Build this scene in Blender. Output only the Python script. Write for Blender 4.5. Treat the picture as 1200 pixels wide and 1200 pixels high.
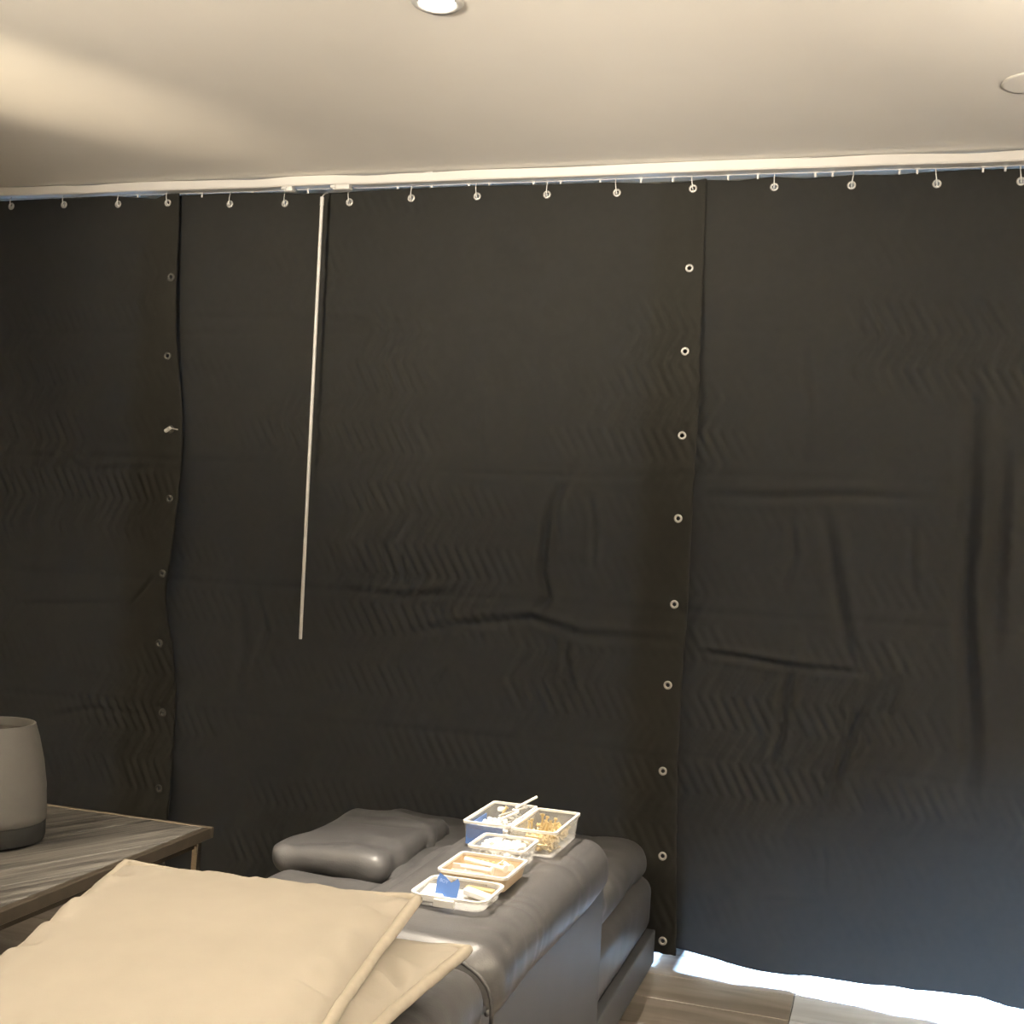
import bpy, bmesh, math, random
import numpy as np
from mathutils import Vector, Matrix

for o in list(bpy.data.objects):
    bpy.data.objects.remove(o, do_unlink=True)
S = bpy.context.scene
C = S.collection
random.seed(7)
rng = np.random.default_rng(7)

# ------------------------------------------------------------------ camera
YAW, PITCH, ROLL, FPX, EYE = -.3014, .0188, .0556, 1435.4, 1.25
cy, sy, cp, sp, cr, sr = math.cos(YAW), math.sin(YAW), math.cos(PITCH), math.sin(PITCH), math.cos(ROLL), math.sin(ROLL)
Fv = Vector((sy * cp, cy * cp, sp)); R0 = Vector((cy, -sy, 0)); U0 = R0.cross(Fv)
Rv = R0 * cr + U0 * sr; Uv = U0 * cr - R0 * sr
cam_d = bpy.data.cameras.new('camera'); cam = bpy.data.objects.new('camera', cam_d); C.objects.link(cam)
cam_d.sensor_fit = 'HORIZONTAL'; cam_d.sensor_width = 36.0; cam_d.lens = 36.0 * FPX / 1200.0
cam_d.clip_start = .02
M3 = Matrix((Rv, Uv, -Fv)).transposed()
cam.matrix_world = Matrix.Translation((0, 0, EYE)) @ M3.to_4x4()
S.camera = cam
S.view_settings.view_transform = 'Standard'; S.view_settings.look = 'None'
S.view_settings.gamma = 1.0; S.view_settings.use_curve_mapping = False
S.view_settings.exposure = 0.42

# ------------------------------------------------------------------ daylight
W = bpy.data.worlds.new('sky'); S.world = W; W.use_nodes = True
nt = W.node_tree; nt.nodes.clear()
sky = nt.nodes.new('ShaderNodeTexSky'); sky.sky_type = 'NISHITA'; sky.sun_disc = False
sky.sun_elevation = math.radians(25); sky.sun_rotation = math.radians(0); sky.ozone_density = 3.0
bg = nt.nodes.new('ShaderNodeBackground'); bg.inputs['Strength'].default_value = 0.34
wo = nt.nodes.new('ShaderNodeOutputWorld')
nt.links.new(sky.outputs[0], bg.inputs[0]); nt.links.new(bg.outputs[0], wo.inputs[0])

def sun(direction, strength, color, angle):
    d = bpy.data.lights.new('sun', 'SUN'); d.energy = strength; d.color = color; d.angle = math.radians(angle)
    o = bpy.data.objects.new('sun', d); C.objects.link(o)
    o.rotation_euler = Vector(direction).to_track_quat('-Z', 'Y').to_euler()
sun((0.02, -1, -.33), 95, (.40, .66, 1.0), 7.5)

WARM = (1.0, .88, .72)
def spot(loc, aim, watts, size, blend=.6, radius=.03, color=WARM):
    d = bpy.data.lights.new('spot', 'SPOT'); d.energy = watts; d.color = color
    d.spot_size = math.radians(size); d.spot_blend = blend; d.shadow_soft_size = radius
    o = bpy.data.objects.new('spot', d); C.objects.link(o); o.location = loc
    o.rotation_euler = (Vector(aim) - Vector(loc)).to_track_quat('-Z', 'Y').to_euler()
    return o
CEIL = 2.42
# unseen spots added outside the frame to brighten the ceiling and blanket tops
spot((1.95, 2.1, 1.72), (1.65, 2.0, CEIL), 470, 126, .9, .10)
spot((-4.35, 2.2, 1.72), (-4.05, 2.1, CEIL), 90, 110, .9, .10)
spot((.9, .5, 1.70), (.8, .6, CEIL), 420, 126, .9, .10)
spot((-1.7, -.3, 1.70), (-1.7, -.1, CEIL), 480, 128, .9, .10)
spot((.7, .2, 1.70), (0, 2.6, CEIL), 330, 48, .9, .10)
spot((-1.5, -.5, 1.70), (-1.5, 2.2, CEIL), 620, 48, .9, .10)
spot((-3.75, .75, 2.07), (-3.75 + .554, .75 + .832, 2.07 + .372), 760, 31, .35, .02, (1, .82, .58))  # spot added to draw the warm streak on the ceiling

# ------------------------------------------------------------------ helpers
def pix(x, y):
    return Fv + Rv * ((x - 600) / FPX) - Uv * ((y - 600) / FPX)
def on_y(x, y, Y):
    d = pix(x, y); return Vector((0, 0, EYE)) + d * (Y / d.y)

def finish(me, mat, smooth):
    if mat: me.materials.append(mat)
    if smooth: me.polygons.foreach_set('use_smooth', [True] * len(me.polygons))
    me.update()

def link(name, me, parent=None):
    o = bpy.data.objects.new(name, me); C.objects.link(o)
    if parent is not None: o.parent = parent
    return o

def obj(name, bm, mat, parent=None, smooth=False, angle=None):
    me = bpy.data.meshes.new(name)
    bmesh.ops.recalc_face_normals(bm, faces=bm.faces[:])
    bm.to_mesh(me); bm.free()
    finish(me, mat, smooth)
    if smooth and angle: me.set_sharp_from_angle(angle=math.radians(angle))
    return link(name, me, parent)

def tag(o, label, cat=None, group=None, kind=None):
    if label: o['label'] = label
    if cat: o['category'] = cat
    if group: o['group'] = group
    if kind: o['kind'] = kind
    return o

def empty(name, loc, label, cat, group=None):
    o = bpy.data.objects.new(name, None); C.objects.link(o); o.location = loc; o.empty_display_size = .05
    return tag(o, label, cat, group)

def struct(o):
    o['kind'] = 'structure'; return o

def box(bm, x0, x1, y0, y1, z0, z1, bev=0, seg=1):
    r = bmesh.ops.create_cube(bm, size=1)
    vs = r['verts']
    for v in vs:
        v.co = ((x0 + x1) / 2 + v.co.x * (x1 - x0), (y0 + y1) / 2 + v.co.y * (y1 - y0), (z0 + z1) / 2 + v.co.z * (z1 - z0))
    if bev:
        es = list({e for v in vs for e in v.link_edges})
        bmesh.ops.bevel(bm, geom=es, offset=bev, segments=seg, affect='EDGES', profile=.5)
    return bm

def boxm(*a, **k):
    return box(bmesh.new(), *a, **k)

def tube(bm, pts, r, n=8, closed=False):
    pts = [Vector(p) for p in pts]; rings = []
    N = len(pts)
    ref = None
    for i, p in enumerate(pts):
        if closed: t = pts[(i + 1) % N] - pts[i - 1]
        else: t = pts[min(i + 1, N - 1)] - pts[max(i - 1, 0)]
        t.normalize()
        if ref is None:
            ref = Vector((0, 0, 1)) if abs(t.z) < .9 else Vector((1, 0, 0))
        a = (ref - t * ref.dot(t)).normalized(); b = t.cross(a); ref = a
        rr = r[i] if isinstance(r, (list, tuple)) else r
        rings.append([bm.verts.new(p + a * (rr * math.cos(2 * math.pi * k / n)) + b * (rr * math.sin(2 * math.pi * k / n))) for k in range(n)])
    for i in range(N if closed else N - 1):
        A, B = rings[i], rings[(i + 1) % N]
        for k in range(n):
            bm.faces.new((A[k], A[(k + 1) % n], B[(k + 1) % n], B[k]))
    if not closed:
        bm.faces.new(rings[0][::-1]); bm.faces.new(rings[-1])
    return bm

def lathe(bm, prof, n=40, axis='Z', org=(0, 0, 0), closed=False):
    rings = []
    for r, h in prof:
        ring = []
        for k in range(n):
            a = 2 * math.pi * k / n
            if axis == 'Z': p = (r * math.cos(a), r * math.sin(a), h)
            else: p = (r * math.cos(a), h, r * math.sin(a))
            ring.append(bm.verts.new(Vector(p) + Vector(org)))
        rings.append(ring)
    m = len(rings)
    for i in range(m if closed else m - 1):
        A, B = rings[i], rings[(i + 1) % m]
        for k in range(n):
            bm.faces.new((A[k], A[(k + 1) % n], B[(k + 1) % n], B[k]))
    if not closed:
        bm.faces.new(rings[0][::-1]); bm.faces.new(rings[-1])
    return bm

# smooth value noise on arrays
def vnoise(x, y, seed=0):
    x = np.asarray(x, float); y = np.asarray(y, float)
    xi = np.floor(x).astype(np.int64); yi = np.floor(y).astype(np.int64)
    fx = x - xi; fy = y - yi; fx = fx * fx * (3 - 2 * fx); fy = fy * fy * (3 - 2 * fy)
    def h(a, b):
        n = (a * 374761393 + b * 668265263 + seed * 1274126177) & 0xffffffff
        n = ((n ^ (n >> 13)) * 1274126177) & 0xffffffff
        return ((n ^ (n >> 16)) & 0xffff) / 65535.0
    return (h(xi, yi) * (1 - fx) + h(xi + 1, yi) * fx) * (1 - fy) + (h(xi, yi + 1) * (1 - fx) + h(xi + 1, yi + 1) * fx) * fy

def softbox(name, lo, hi, r, mat, parent=None, n=(20, 20, 8), disp=None, power=2.0):
    """a padded box: rounded edges of radius r and an optional displacement along the normal"""
    lo = np.array(lo, float); hi = np.array(hi, float); c = (lo + hi) / 2; h = (hi - lo) / 2
    bm = bmesh.new(); vmap = {}
    def V(i, j, k):
        key = (i, j, k)
        if key not in vmap:
            p = np.array([-h[0] + 2 * h[0] * i / n[0], -h[1] + 2 * h[1] * j / n[1], -h[2] + 2 * h[2] * k / n[2]])
            # crowd the vertices into the rounded rims
            q = np.clip(p, -(h - r), h - r); d = p - q; L = np.linalg.norm(d)
            if L > 1e-9:
                m = np.max(np.abs(d)); p = q + d / L * m
                nn = d / L
            else:
                nn = np.zeros(3)
            if disp is not None:
                w = c + p; p = p + nn * disp(w, nn)
            vmap[key] = bm.verts.new(c + p)
        return vmap[key]
    for (a, b, f) in ((0, 1, 2), (1, 2, 0), (2, 0, 1)):
        for s in (0, n[f]):
            for i in range(n[a]):
                for j in range(n[b]):
                    q = []
                    for (di, dj) in ((0, 0), (1, 0), (1, 1), (0, 1)):
                        idx = [0, 0, 0]; idx[a] = i + di; idx[b] = j + dj; idx[f] = s
                        q.append(V(*idx))
                    bm.faces.new(q)
    return obj(name, bm, mat, parent, True)

# ------------------------------------------------------------------ materials
def mat(name, col, rough=.6, metal=0, spec=.5, noise=None, bump=None, coords='Object', coat=0):
    """noise=(scale, amount, detail) colour grain, bump=(scale, strength, distance)"""
    m = bpy.data.materials.new(name); m.use_nodes = True
    t = m.node_tree; b = t.nodes['Principled BSDF']
    b.inputs['Roughness'].default_value = rough; b.inputs['Metallic'].default_value = metal
    b.inputs['Specular IOR Level'].default_value = spec; b.inputs['Coat Weight'].default_value = coat
    tc = t.nodes.new('ShaderNodeTexCoord')
    if noise is None: noise = (30, .06, 3)
    nz = t.nodes.new('ShaderNodeTexNoise'); nz.inputs['Scale'].default_value = noise[0]; nz.inputs['Detail'].default_value = noise[2]
    rp = t.nodes.new('ShaderNodeValToRGB')
    a = noise[1]
    rp.color_ramp.elements[0].position = .3; rp.color_ramp.elements[1].position = .7
    rp.color_ramp.elements[0].color = [max(0, c * (1 - a)) for c in col[:3]] + [1]
    rp.color_ramp.elements[1].color = [min(1, c * (1 + a)) for c in col[:3]] + [1]
    t.links.new(tc.outputs[coords], nz.inputs['Vector']); t.links.new(nz.outputs['Fac'], rp.inputs[0])
    t.links.new(rp.outputs[0], b.inputs['Base Color'])
    if bump:
        n2 = t.nodes.new('ShaderNodeTexNoise'); n2.inputs['Scale'].default_value = bump[0]; n2.inputs['Detail'].default_value = 4
        bp = t.nodes.new('ShaderNodeBump'); bp.inputs['Strength'].default_value = bump[1]; bp.inputs['Distance'].default_value = bump[2]
        t.links.new(tc.outputs[coords], n2.inputs['Vector']); t.links.new(n2.outputs['Fac'], bp.inputs['Height']); t.links.new(bp.outputs[0], b.inputs['Normal'])
    return m

def wood(name, dark, light, scale=(4, 40, 10), rough=.5, bump=.3, coords='Object', rotz=0.0):
    m = bpy.data.materials.new(name); m.use_nodes = True
    t = m.node_tree; b = t.nodes['Principled BSDF']; b.inputs['Roughness'].default_value = rough
    tc = t.nodes.new('ShaderNodeTexCoord'); mp = t.nodes.new('ShaderNodeMapping'); mp.inputs['Scale'].default_value = scale
    rt = t.nodes.new('ShaderNodeMapping'); rt.inputs['Rotation'].default_value = (0, 0, rotz)
    oi = t.nodes.new('ShaderNodeObjectInfo'); ad = t.nodes.new('ShaderNodeVectorMath'); ad.operation = 'ADD'
    ml = t.nodes.new('ShaderNodeVectorMath'); ml.operation = 'SCALE'; ml.inputs['Scale'].default_value = 37.0
    cb = t.nodes.new('ShaderNodeCombineXYZ')
    for i in range(3): t.links.new(oi.outputs['Random'], cb.inputs[i])
    t.links.new(cb.outputs[0], ml.inputs[0])
    t.links.new(tc.outputs[coords], rt.inputs['Vector']); t.links.new(rt.outputs[0], mp.inputs['Vector'])
    t.links.new(mp.outputs[0], ad.inputs[0]); t.links.new(ml.outputs[0], ad.inputs[1])
    nz = t.nodes.new('ShaderNodeTexNoise'); nz.inputs['Scale'].default_value = 1.0; nz.inputs['Detail'].default_value = 6; nz.inputs['Distortion'].default_value = .6
    t.links.new(ad.outputs[0], nz.inputs['Vector'])
    rp = t.nodes.new('ShaderNodeValToRGB'); rp.color_ramp.elements[0].position = .34; rp.color_ramp.elements[1].position = .66
    rp.color_ramp.elements[0].color = (*dark, 1); rp.color_ramp.elements[1].color = (*light, 1)
    t.links.new(nz.outputs['Fac'], rp.inputs[0])
    hs = t.nodes.new('ShaderNodeHueSaturation'); mr = t.nodes.new('ShaderNodeMapRange')
    mr.inputs['To Min'].default_value = .8; mr.inputs['To Max'].default_value = 1.2
    t.links.new(oi.outputs['Random'], mr.inputs['Value']); t.links.new(mr.outputs[0], hs.inputs['Value'])
    t.links.new(rp.outputs[0], hs.inputs['Color']); t.links.new(hs.outputs[0], b.inputs['Base Color'])
    bp = t.nodes.new('ShaderNodeBump'); bp.inputs['Strength'].default_value = bump; bp.inputs['Distance'].default_value = .004
    t.links.new(nz.outputs['Fac'], bp.inputs['Height']); t.links.new(bp.outputs[0], b.inputs['Normal'])
    return m

def clear(name, col, alpha, rough=.15):
    m = bpy.data.materials.new(name); m.use_nodes = True
    t = m.node_tree; b = t.nodes['Principled BSDF']; out = t.nodes['Material Output']
    b.inputs['Base Color'].default_value = (*col, 1); b.inputs['Roughness'].default_value = rough
    tr = t.nodes.new('ShaderNodeBsdfTransparent'); mx = t.nodes.new('ShaderNodeMixShader')
    lw = t.nodes.new('ShaderNodeLayerWeight'); lw.inputs['Blend'].default_value = .25
    mr = t.nodes.new('ShaderNodeMapRange'); mr.inputs['To Min'].default_value = alpha; mr.inputs['To Max'].default_value = min(1, alpha + .35)
    t.links.new(lw.outputs['Facing'], mr.inputs['Value']); t.links.new(mr.outputs[0], mx.inputs[0])
    t.links.new(tr.outputs[0], mx.inputs[1]); t.links.new(b.outputs[0], mx.inputs[2]); t.links.new(mx.outputs[0], out.inputs[0])
    return m

def emit(name, col, s):
    m = bpy.data.materials.new(name); m.use_nodes = True
    t = m.node_tree; b = t.nodes['Principled BSDF']
    b.inputs['Base Color'].default_value = (*col, 1); b.inputs['Emission Color'].default_value = (*col, 1); b.inputs['Emission Strength'].default_value = s
    return m

M = dict(
    ceiling=mat('ceiling_paint', (.82, .79, .73), .75, noise=(3, .02, 3), bump=(120, .05, .002)),
    wall=mat('wall_paint', (.74, .70, .63), .85, noise=(4, .03, 3), bump=(150, .05, .002)),
    white=mat('white_plastic', (.60, .59, .565), .35),
    upvc=mat('white_window_frame', (.82, .83, .85), .4),
    track=mat('white_aluminium', (.58, .565, .54), .28, noise=(8, .02, 2)),
    blanket=mat('quilted_black_cloth', (.0215, .0208, .0175), .95, spec=.15, noise=(40, .10, 4), bump=(420, .4, .001)),
    silver=mat('silver_metal', (.50, .485, .46), .35, .45, noise=(60, .05, 2)),
    dull=mat('dark_grommet', (.085, .083, .075), .65, .3),
    leather=mat('charcoal_leather', (.070, .069, .071), .41, spec=.55, noise=(14, .12, 4), bump=(260, .35, .0012)),
    hide=mat('grey_leather', (.075, .078, .086), .50, spec=.45, noise=(8, .06, 3), bump=(300, .2, .001)),
    linen=mat('beige_velvet', (.385, .352, .30), .85, spec=.2, noise=(9, .045, 4), bump=(500, .25, .0008)),
    piping=mat('beige_piping', (.41, .37, .305), .8, spec=.2, noise=(60, .05, 3)),
    steel=mat('brushed_bronze_metal', (.20, .165, .125), .35, .85, noise=(20, .1, 3)),
    leg=mat('polished_metal', (.70, .60, .46), .25, 1.0, noise=(20, .05, 3)),
    pot=mat('grey_ceramic', (.108, .103, .096), .6, noise=(25, .06, 4), bump=(90, .1, .001)),
    potbase=mat('black_rubber', (.011, .011, .010), .85),
    soil=mat('dark_soil', (.035, .028, .02), .95, noise=(80, .5, 4), bump=(60, .8, .01)),
    tabletop=wood('weathered_grey_wood', (.026, .0235, .0205), (.135, .126, .112), (2.6, 62, 10), .5, .9, rotz=-math.radians(66)),
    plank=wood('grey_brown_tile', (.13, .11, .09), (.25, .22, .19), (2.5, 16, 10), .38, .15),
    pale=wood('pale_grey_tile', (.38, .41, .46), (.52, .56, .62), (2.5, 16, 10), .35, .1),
    grout=mat('dark_grout', (.08, .075, .07), .9),
    lawn=mat('grey_paving', (.12, .125, .13), .9, noise=(6, .2, 5)),
    clear=clear('clear_plastic', (.9, .9, .89), .16, .2),
    rim=clear('frosted_plastic', (.90, .89, .86), .75, .3),
    glass=clear('window_glass', (.85, .9, .95), .04, .02),
    brass=mat('brass', (.72, .58, .32), .35, .6, noise=(40, .15, 3)),
    tan=mat('tan_plastic', (.50, .39, .26), .5),
    wchip=mat('white_nylon', (.86, .85, .82), .5),
    blue=mat('blue_card', (.09, .20, .53), .5, noise=(20, .04, 2)),
    paleblue=mat('pale_blue_print', (.36, .48, .78), .5),
    lamp=emit('lamp_lens', (1, .93, .80), 40),
)

t = M['blanket'].node_tree                         # translucency added: sun through the cloth stands in for a hazy blue glow
tl = t.nodes.new('ShaderNodeBsdfTranslucent'); tl.inputs['Color'].default_value = (.064, .064, .064, 1)
ad = t.nodes.new('ShaderNodeAddShader'); t.links.new(t.nodes['Principled BSDF'].outputs[0], ad.inputs[0]); t.links.new(tl.outputs[0], ad.inputs[1])
t.links.new(ad.outputs[0], t.nodes['Material Output'].inputs['Surface'])

# ------------------------------------------------------------------ the room
XL, XR, YB, YW = -4.6, 2.2, -2.6, 3.90       # YW: inner face of the window wall
struct(obj('ceiling', boxm(XL - .1, XR + .1, YB - .1, YW + .35, CEIL, CEIL + .12), M['ceiling']))
struct(obj('wall_left', boxm(XL - .12, XL, YB - .1, YW + .2, -.05, CEIL), M['wall']))
struct(obj('wall_right', boxm(XR, XR + .12, YB - .1, YW + .2, -.05, CEIL), M['wall']))
struct(obj('wall_rear', boxm(XL, XR, YB - .12, YB, -.05, CEIL), M['wall']))
WX0, WX1, WTOP = -4.3, 1.9, 2.34
bm = bmesh.new()
box(bm, XL, WX0, YW, YW + .2, -.05, CEIL); box(bm, WX1, XR, YW, YW + .2, -.05, CEIL); box(bm, WX0, WX1, YW, YW + .2, WTOP, CEIL)
struct(obj('wall_window', bm, M['wall']))
struct(obj('ground', boxm(-14, 12, YW + .2, YW + 16, -.25, -.06), M['lawn']))

# unseen added slab, edge slanted, blocking sun from all but the window foot
bm = bmesh.new()
xy = [(-9, 4.1), (9, 4.1), (9, 4.4), (1.9, 9.2), (.4, 11.15), (-.5, 12.6), (-1.2, 14.0), (-3, 16.5), (-9, 18)]
lo = [bm.verts.new((x, y, 2.75)) for x, y in xy]; up = [bm.verts.new((x, y, 2.90)) for x, y in xy]
bm.faces.new(lo); bm.faces.new(up[::-1])
for k in range(len(xy)): bm.faces.new((lo[k], lo[(k + 1) % len(xy)], up[(k + 1) % len(xy)], up[k]))
struct(obj('sun_blocker', bm, M['upvc']))
floor = struct(obj('floor', boxm(XL, XR, YB, YW + .2, -.10, -.004), M['grout']))
# tiles in rows along the wall, one mesh per size
tile_cache = {}
def tile(x0, x1, y0, y1, m):
    w, d = round(x1 - x0, 3), round(y1 - y0, 3)
    key = (w, d, m.name)
    if key not in tile_cache:
        b = boxm(-w / 2 + .0012, w / 2 - .0012, -d / 2 + .0012, d / 2 - .0012, -.010, 0, bev=.0012)
        me = bpy.data.meshes.new('floor_tile'); bmesh.ops.recalc_face_normals(b, faces=b.faces[:]); b.to_mesh(me); b.free(); finish(me, m, False)
        tile_cache[key] = me
    o = link('floor_tile', tile_cache[key], floor); o.location = ((x0 + x1) / 2, (y0 + y1) / 2, 0)
y = 3.38 + .19 * 3
row = 0
while y > YB + .05:
    y0 = max(y - .19, YB); yy = min(y, YW + .1)
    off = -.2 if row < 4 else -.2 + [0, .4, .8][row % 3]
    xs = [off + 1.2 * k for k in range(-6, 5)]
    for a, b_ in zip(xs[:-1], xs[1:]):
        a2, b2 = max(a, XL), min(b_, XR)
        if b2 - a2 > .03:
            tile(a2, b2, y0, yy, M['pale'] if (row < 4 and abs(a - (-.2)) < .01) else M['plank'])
    y -= .19; row += 1

# window: frames and panes
win = struct(bpy.data.objects.new('window_1', None)); C.objects.link(win); win.location = (0, YW + .1, 0)
def part(name, bm, m, parent, smooth=False):
    o = obj(name, bm, m, None, smooth)
    o.parent = parent; o.matrix_parent_inverse = Matrix.Translation(-parent.location)
    return o
part('window_sill', boxm(WX0, WX1, YW + .06, YW + .14, -.004, .022), M['upvc'], win)
part('window_head', boxm(WX0, WX1, YW + .06, YW + .14, WTOP - .05, WTOP), M['upvc'], win)
nw = 5; ww = (WX1 - WX0) / nw
for k in range(nw + 1):
    x = WX0 + ww * k
    a, b_ = max(WX0, x - .035), min(WX1, x + .035)
    part('window_frame', boxm(a, b_, YW + .07, YW + .13, .022, WTOP - .05), M['upvc'], win)
for k in range(nw):
    part('window_pane', boxm(WX0 + ww * k + .035, WX0 + ww * (k + 1) - .035, YW + .097, YW + .103, .022, WTOP - .05), M['glass'], win)

# ------------------------------------------------------------------ curtain rail under the ceiling
GAPS = [(on_y(px, py, 3.70).x, w, g) for px, py, w, g in ((35, 214, .07, .003), (105, 212, .10, .005), (240, 209, .11, .003), (300, 207, .09, .007), (435, 203, .09, .007), (500, 201, .12, .004), (660, 197, .2, .003), (960, 188, .10, .003), (1140, 180, .14, .007))]
def rail_gap(x):
    return .001 + sum(g * math.exp(-((x - c) / w) ** 2) for c, w, g in GAPS)
bm = bmesh.new()
prof = [(3.688, .003), (3.691, .0005), (3.694, .0), (3.694, .022), (3.746, .022), (3.746, .034), (3.738, .034), (3.738, .026), (3.726, .026), (3.726, .034), (3.692, .034), (3.688, .030)]
rings = []
xs = np.linspace(-4.5, 2.1, 160)
for x in xs:
    g = rail_gap(x)
    rings.append([bm.verts.new((x, py, CEIL - pz - g * (1 if pz < .01 else .3))) for py, pz in prof])
for A, B in zip(rings[:-1], rings[1:]):
    for k in range(len(prof)):
        bm.faces.new((A[k], A[(k + 1) % len(prof)], B[(k + 1) % len(prof)], B[k]))
bm.faces.new(rings[0]); bm.faces.new(rings[-1][::-1])
rail = tag(obj('curtain_rail', bm, M['track'], None, True, 30), 'long white curtain rail fixed along the ceiling above the black blankets', 'curtain rail')
for x in (-3.9, -2.7, -1.5, -.3, .9, 1.9):
    obj('rail_bracket', boxm(x - .015, x + .015, 3.70, 3.74, CEIL - rail_gap(x) * .3 - .022, CEIL), M['track'], rail)

# ------------------------------------------------------------------ the hanging blankets
GR_X = [-3.139, -2.912, -2.684, -2.481, -2.246, -2.032, -1.792, -1.568, -1.338, -1.102, -.874, -.635, -.39, -.164, .076, .304]
GR_Z = [2.352, 2.352, 2.348, 2.347, 2.342, 2.338, 2.336, 2.343, 2.342, 2.341, 2.340, 2.346, 2.346, 2.344, 2.341, 2.341]
HEM_PTS = [(-4.6, 2.375), (-3.35, 2.370), (-3.20, 2.374), (-3.05, 2.378), (-2.9, 2.380), (-2.72, 2.382), (-2.62, 2.374), (-2.53, 2.366), (-2.49, 2.382), (-2.44, 2.384),
           (-2.3, 2.384), (-2.2, 2.386), (-2.1, 2.380), (-2.0, 2.374), (-1.85, 2.372), (-1.7, 2.377), (-1.5, 2.379), (-1.3, 2.380), (-1.1, 2.377), (-.9, 2.377), (-.75, 2.368), (-.66, 2.371), (-.6, 2.378),
           (-.5, 2.372), (-.4, 2.381), (-.3, 2.372), (-.16, 2.378), (-.05, 2.374), (.08, 2.381), (.2, 2.383), (.31, 2.380), (.5, 2.376), (1.9, 2.377)]
HX, HZ = np.array(HEM_PTS).T; HZ = np.minimum(HZ, 2.383) - .003

def crease_field(X, Z, creases):
    out = np.zeros_like(X)
    for pts, w, d in creases:
        P = [(on_y(px, py, 3.72).x, on_y(px, py, 3.72).z) for px, py in pts]
        best = np.full(X.shape, 1e9); side = np.zeros_like(X)
        tot = len(P) - 1; tpar = np.zeros_like(X)
        for i, ((x0, z0), (x1, z1)) in enumerate(zip(P[:-1], P[1:])):
            dx, dz = x1 - x0, z1 - z0; L2 = dx * dx + dz * dz
            t = np.clip(((X - x0) * dx + (Z - z0) * dz) / L2, 0, 1)
            ex, ez = X - x0 - t * dx, Z - z0 - t * dz
            dist = np.hypot(ex, ez); sd = (dx * ez - dz * ex)
            m = dist < best
            best[m] = dist[m]; side[m] = np.sign(sd)[m]; tpar[m] = ((i + t) / tot)[m]
        s = best * side / w
        fade = np.clip(np.sin(np.clip(tpar, 0.02, .98) * math.pi), 0, 1) ** .6
        out += d * 1.1 * fade * (np.exp(-s * s) - .55 * np.exp(-((s - 1.7) / 1.1) ** 2) - .25 * np.exp(-((s + 1.9) / 1.2) ** 2))
    return out

def zigzag(X, Z, strength, seed):
    """stitched chevron quilting, deeper where the cloth has slackened"""
    tri = np.abs(((Z / .20) % 1.0) - .5) * 2
    ph = (X + .055 * tri + .012 * vnoise(X * 4, Z * 4, seed)) / .035
    rid = np.abs((ph % 1.0) - .5) * 2
    puff = np.sqrt(np.clip(1 - rid ** 2, 0, 1))
    mask = .12 + .88 * np.clip((vnoise(X * 3.1 + 9, Z * 3.8, seed + 5) - .36) * 2.4, 0, 1)
    return -strength * (puff - .6) * mask

def common(X, Z, seed):
    o = .016 * (vnoise(X * 1.6, Z * .7, seed) - .5) + .010 * (vnoise(X * 4.5, Z * 1.6, seed + 1) - .5) + .006 * (vnoise(X * 9, Z * 7, seed + 2) - .5)
    o += .0022 * (vnoise(X * 26, Z * 24, seed + 3) - .5)
    # packing folds across the cloth
    for z0, d, s in ((1.90, .0025, 1), (1.46, .006, 2), (1.04, .007, 3), (.60, .004, 4)):
        zz = Z - z0 - .012 * (vnoise(X * 3, X * 0, seed + 7) - .5) - .01 * (X + 1)
        d = d * .45
        o += d * (.2 + 1.2 * vnoise(X * 2.2, X * 0 + s, seed + 9)) * np.exp(-(zz / .011) ** 2) - .5 * d * np.exp(-((zz - .022) / .02) ** 2)
    return o

def blanket(name, label, x0f, x1f, y0, hem, extra, seed, holes, step=.0072, zig=.0115):
    nu = int((x1f(1.2) - x0f(1.2)) / step); nv = int(2.36 / step)
    u = np.linspace(0, 1, nu + 1); v = np.linspace(0, 1, nv + 1)
    U_, V_ = np.meshgrid(u, v)
    zr = 2.38 * (1 - V_)
    xa = np.vectorize(x0f)(2.38 * (1 - v)); xb = np.vectorize(x1f)(2.38 * (1 - v))
    X = xa[:, None] + (xb - xa)[:, None] * U_
    top = np.interp(X, HX, HZ); bot = hem(X)
    Z = top + (bot - top) * V_
    Y = y0 + common(X, Z, seed) * np.clip((2.40 - Z) / .5, .25, 1) + zigzag(X, Z, zig, seed) * np.clip((2.3 - Z) / .5, .25, 1) + extra(X, Z, U_)
    verts = np.stack([X, Y, Z], -1).reshape(-1, 3)
    idx = np.arange((nu + 1) * (nv + 1)).reshape(nv + 1, nu + 1)
    F4 = np.stack([idx[:-1, :-1], idx[1:, :-1], idx[1:, 1:], idx[:-1, 1:]], -1).reshape(-1, 4)
    ctr = verts[F4].mean(1)
    keep = np.ones(len(F4), bool)
    hy = []
    for hx, hz in holes:
        d = np.hypot(ctr[:, 0] - hx, ctr[:, 2] - hz); keep &= d > .0080
        near = np.hypot(verts[:, 0] - hx, verts[:, 2] - hz) < .016
        hm = verts[near, 1].mean(); hy.append(hm); verts[near, 1] = hm     # the cloth is pressed flat under a grommet
    me = bpy.data.meshes.new(name)
    me.from_pydata(verts.tolist(), [], F4[keep].tolist()); finish(me, M['blanket'], True)
    o = link(name, me)
    md = o.modifiers.new('thickness', 'SOLIDIFY'); md.thickness = .005; md.offset = -1; md.use_even_offset = False
    # the front must stay at y: offset goes to the window side
    tag(o, label, 'blanket', 'quilted black blankets hung from the ceiling rail')
    return o, hy

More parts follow.
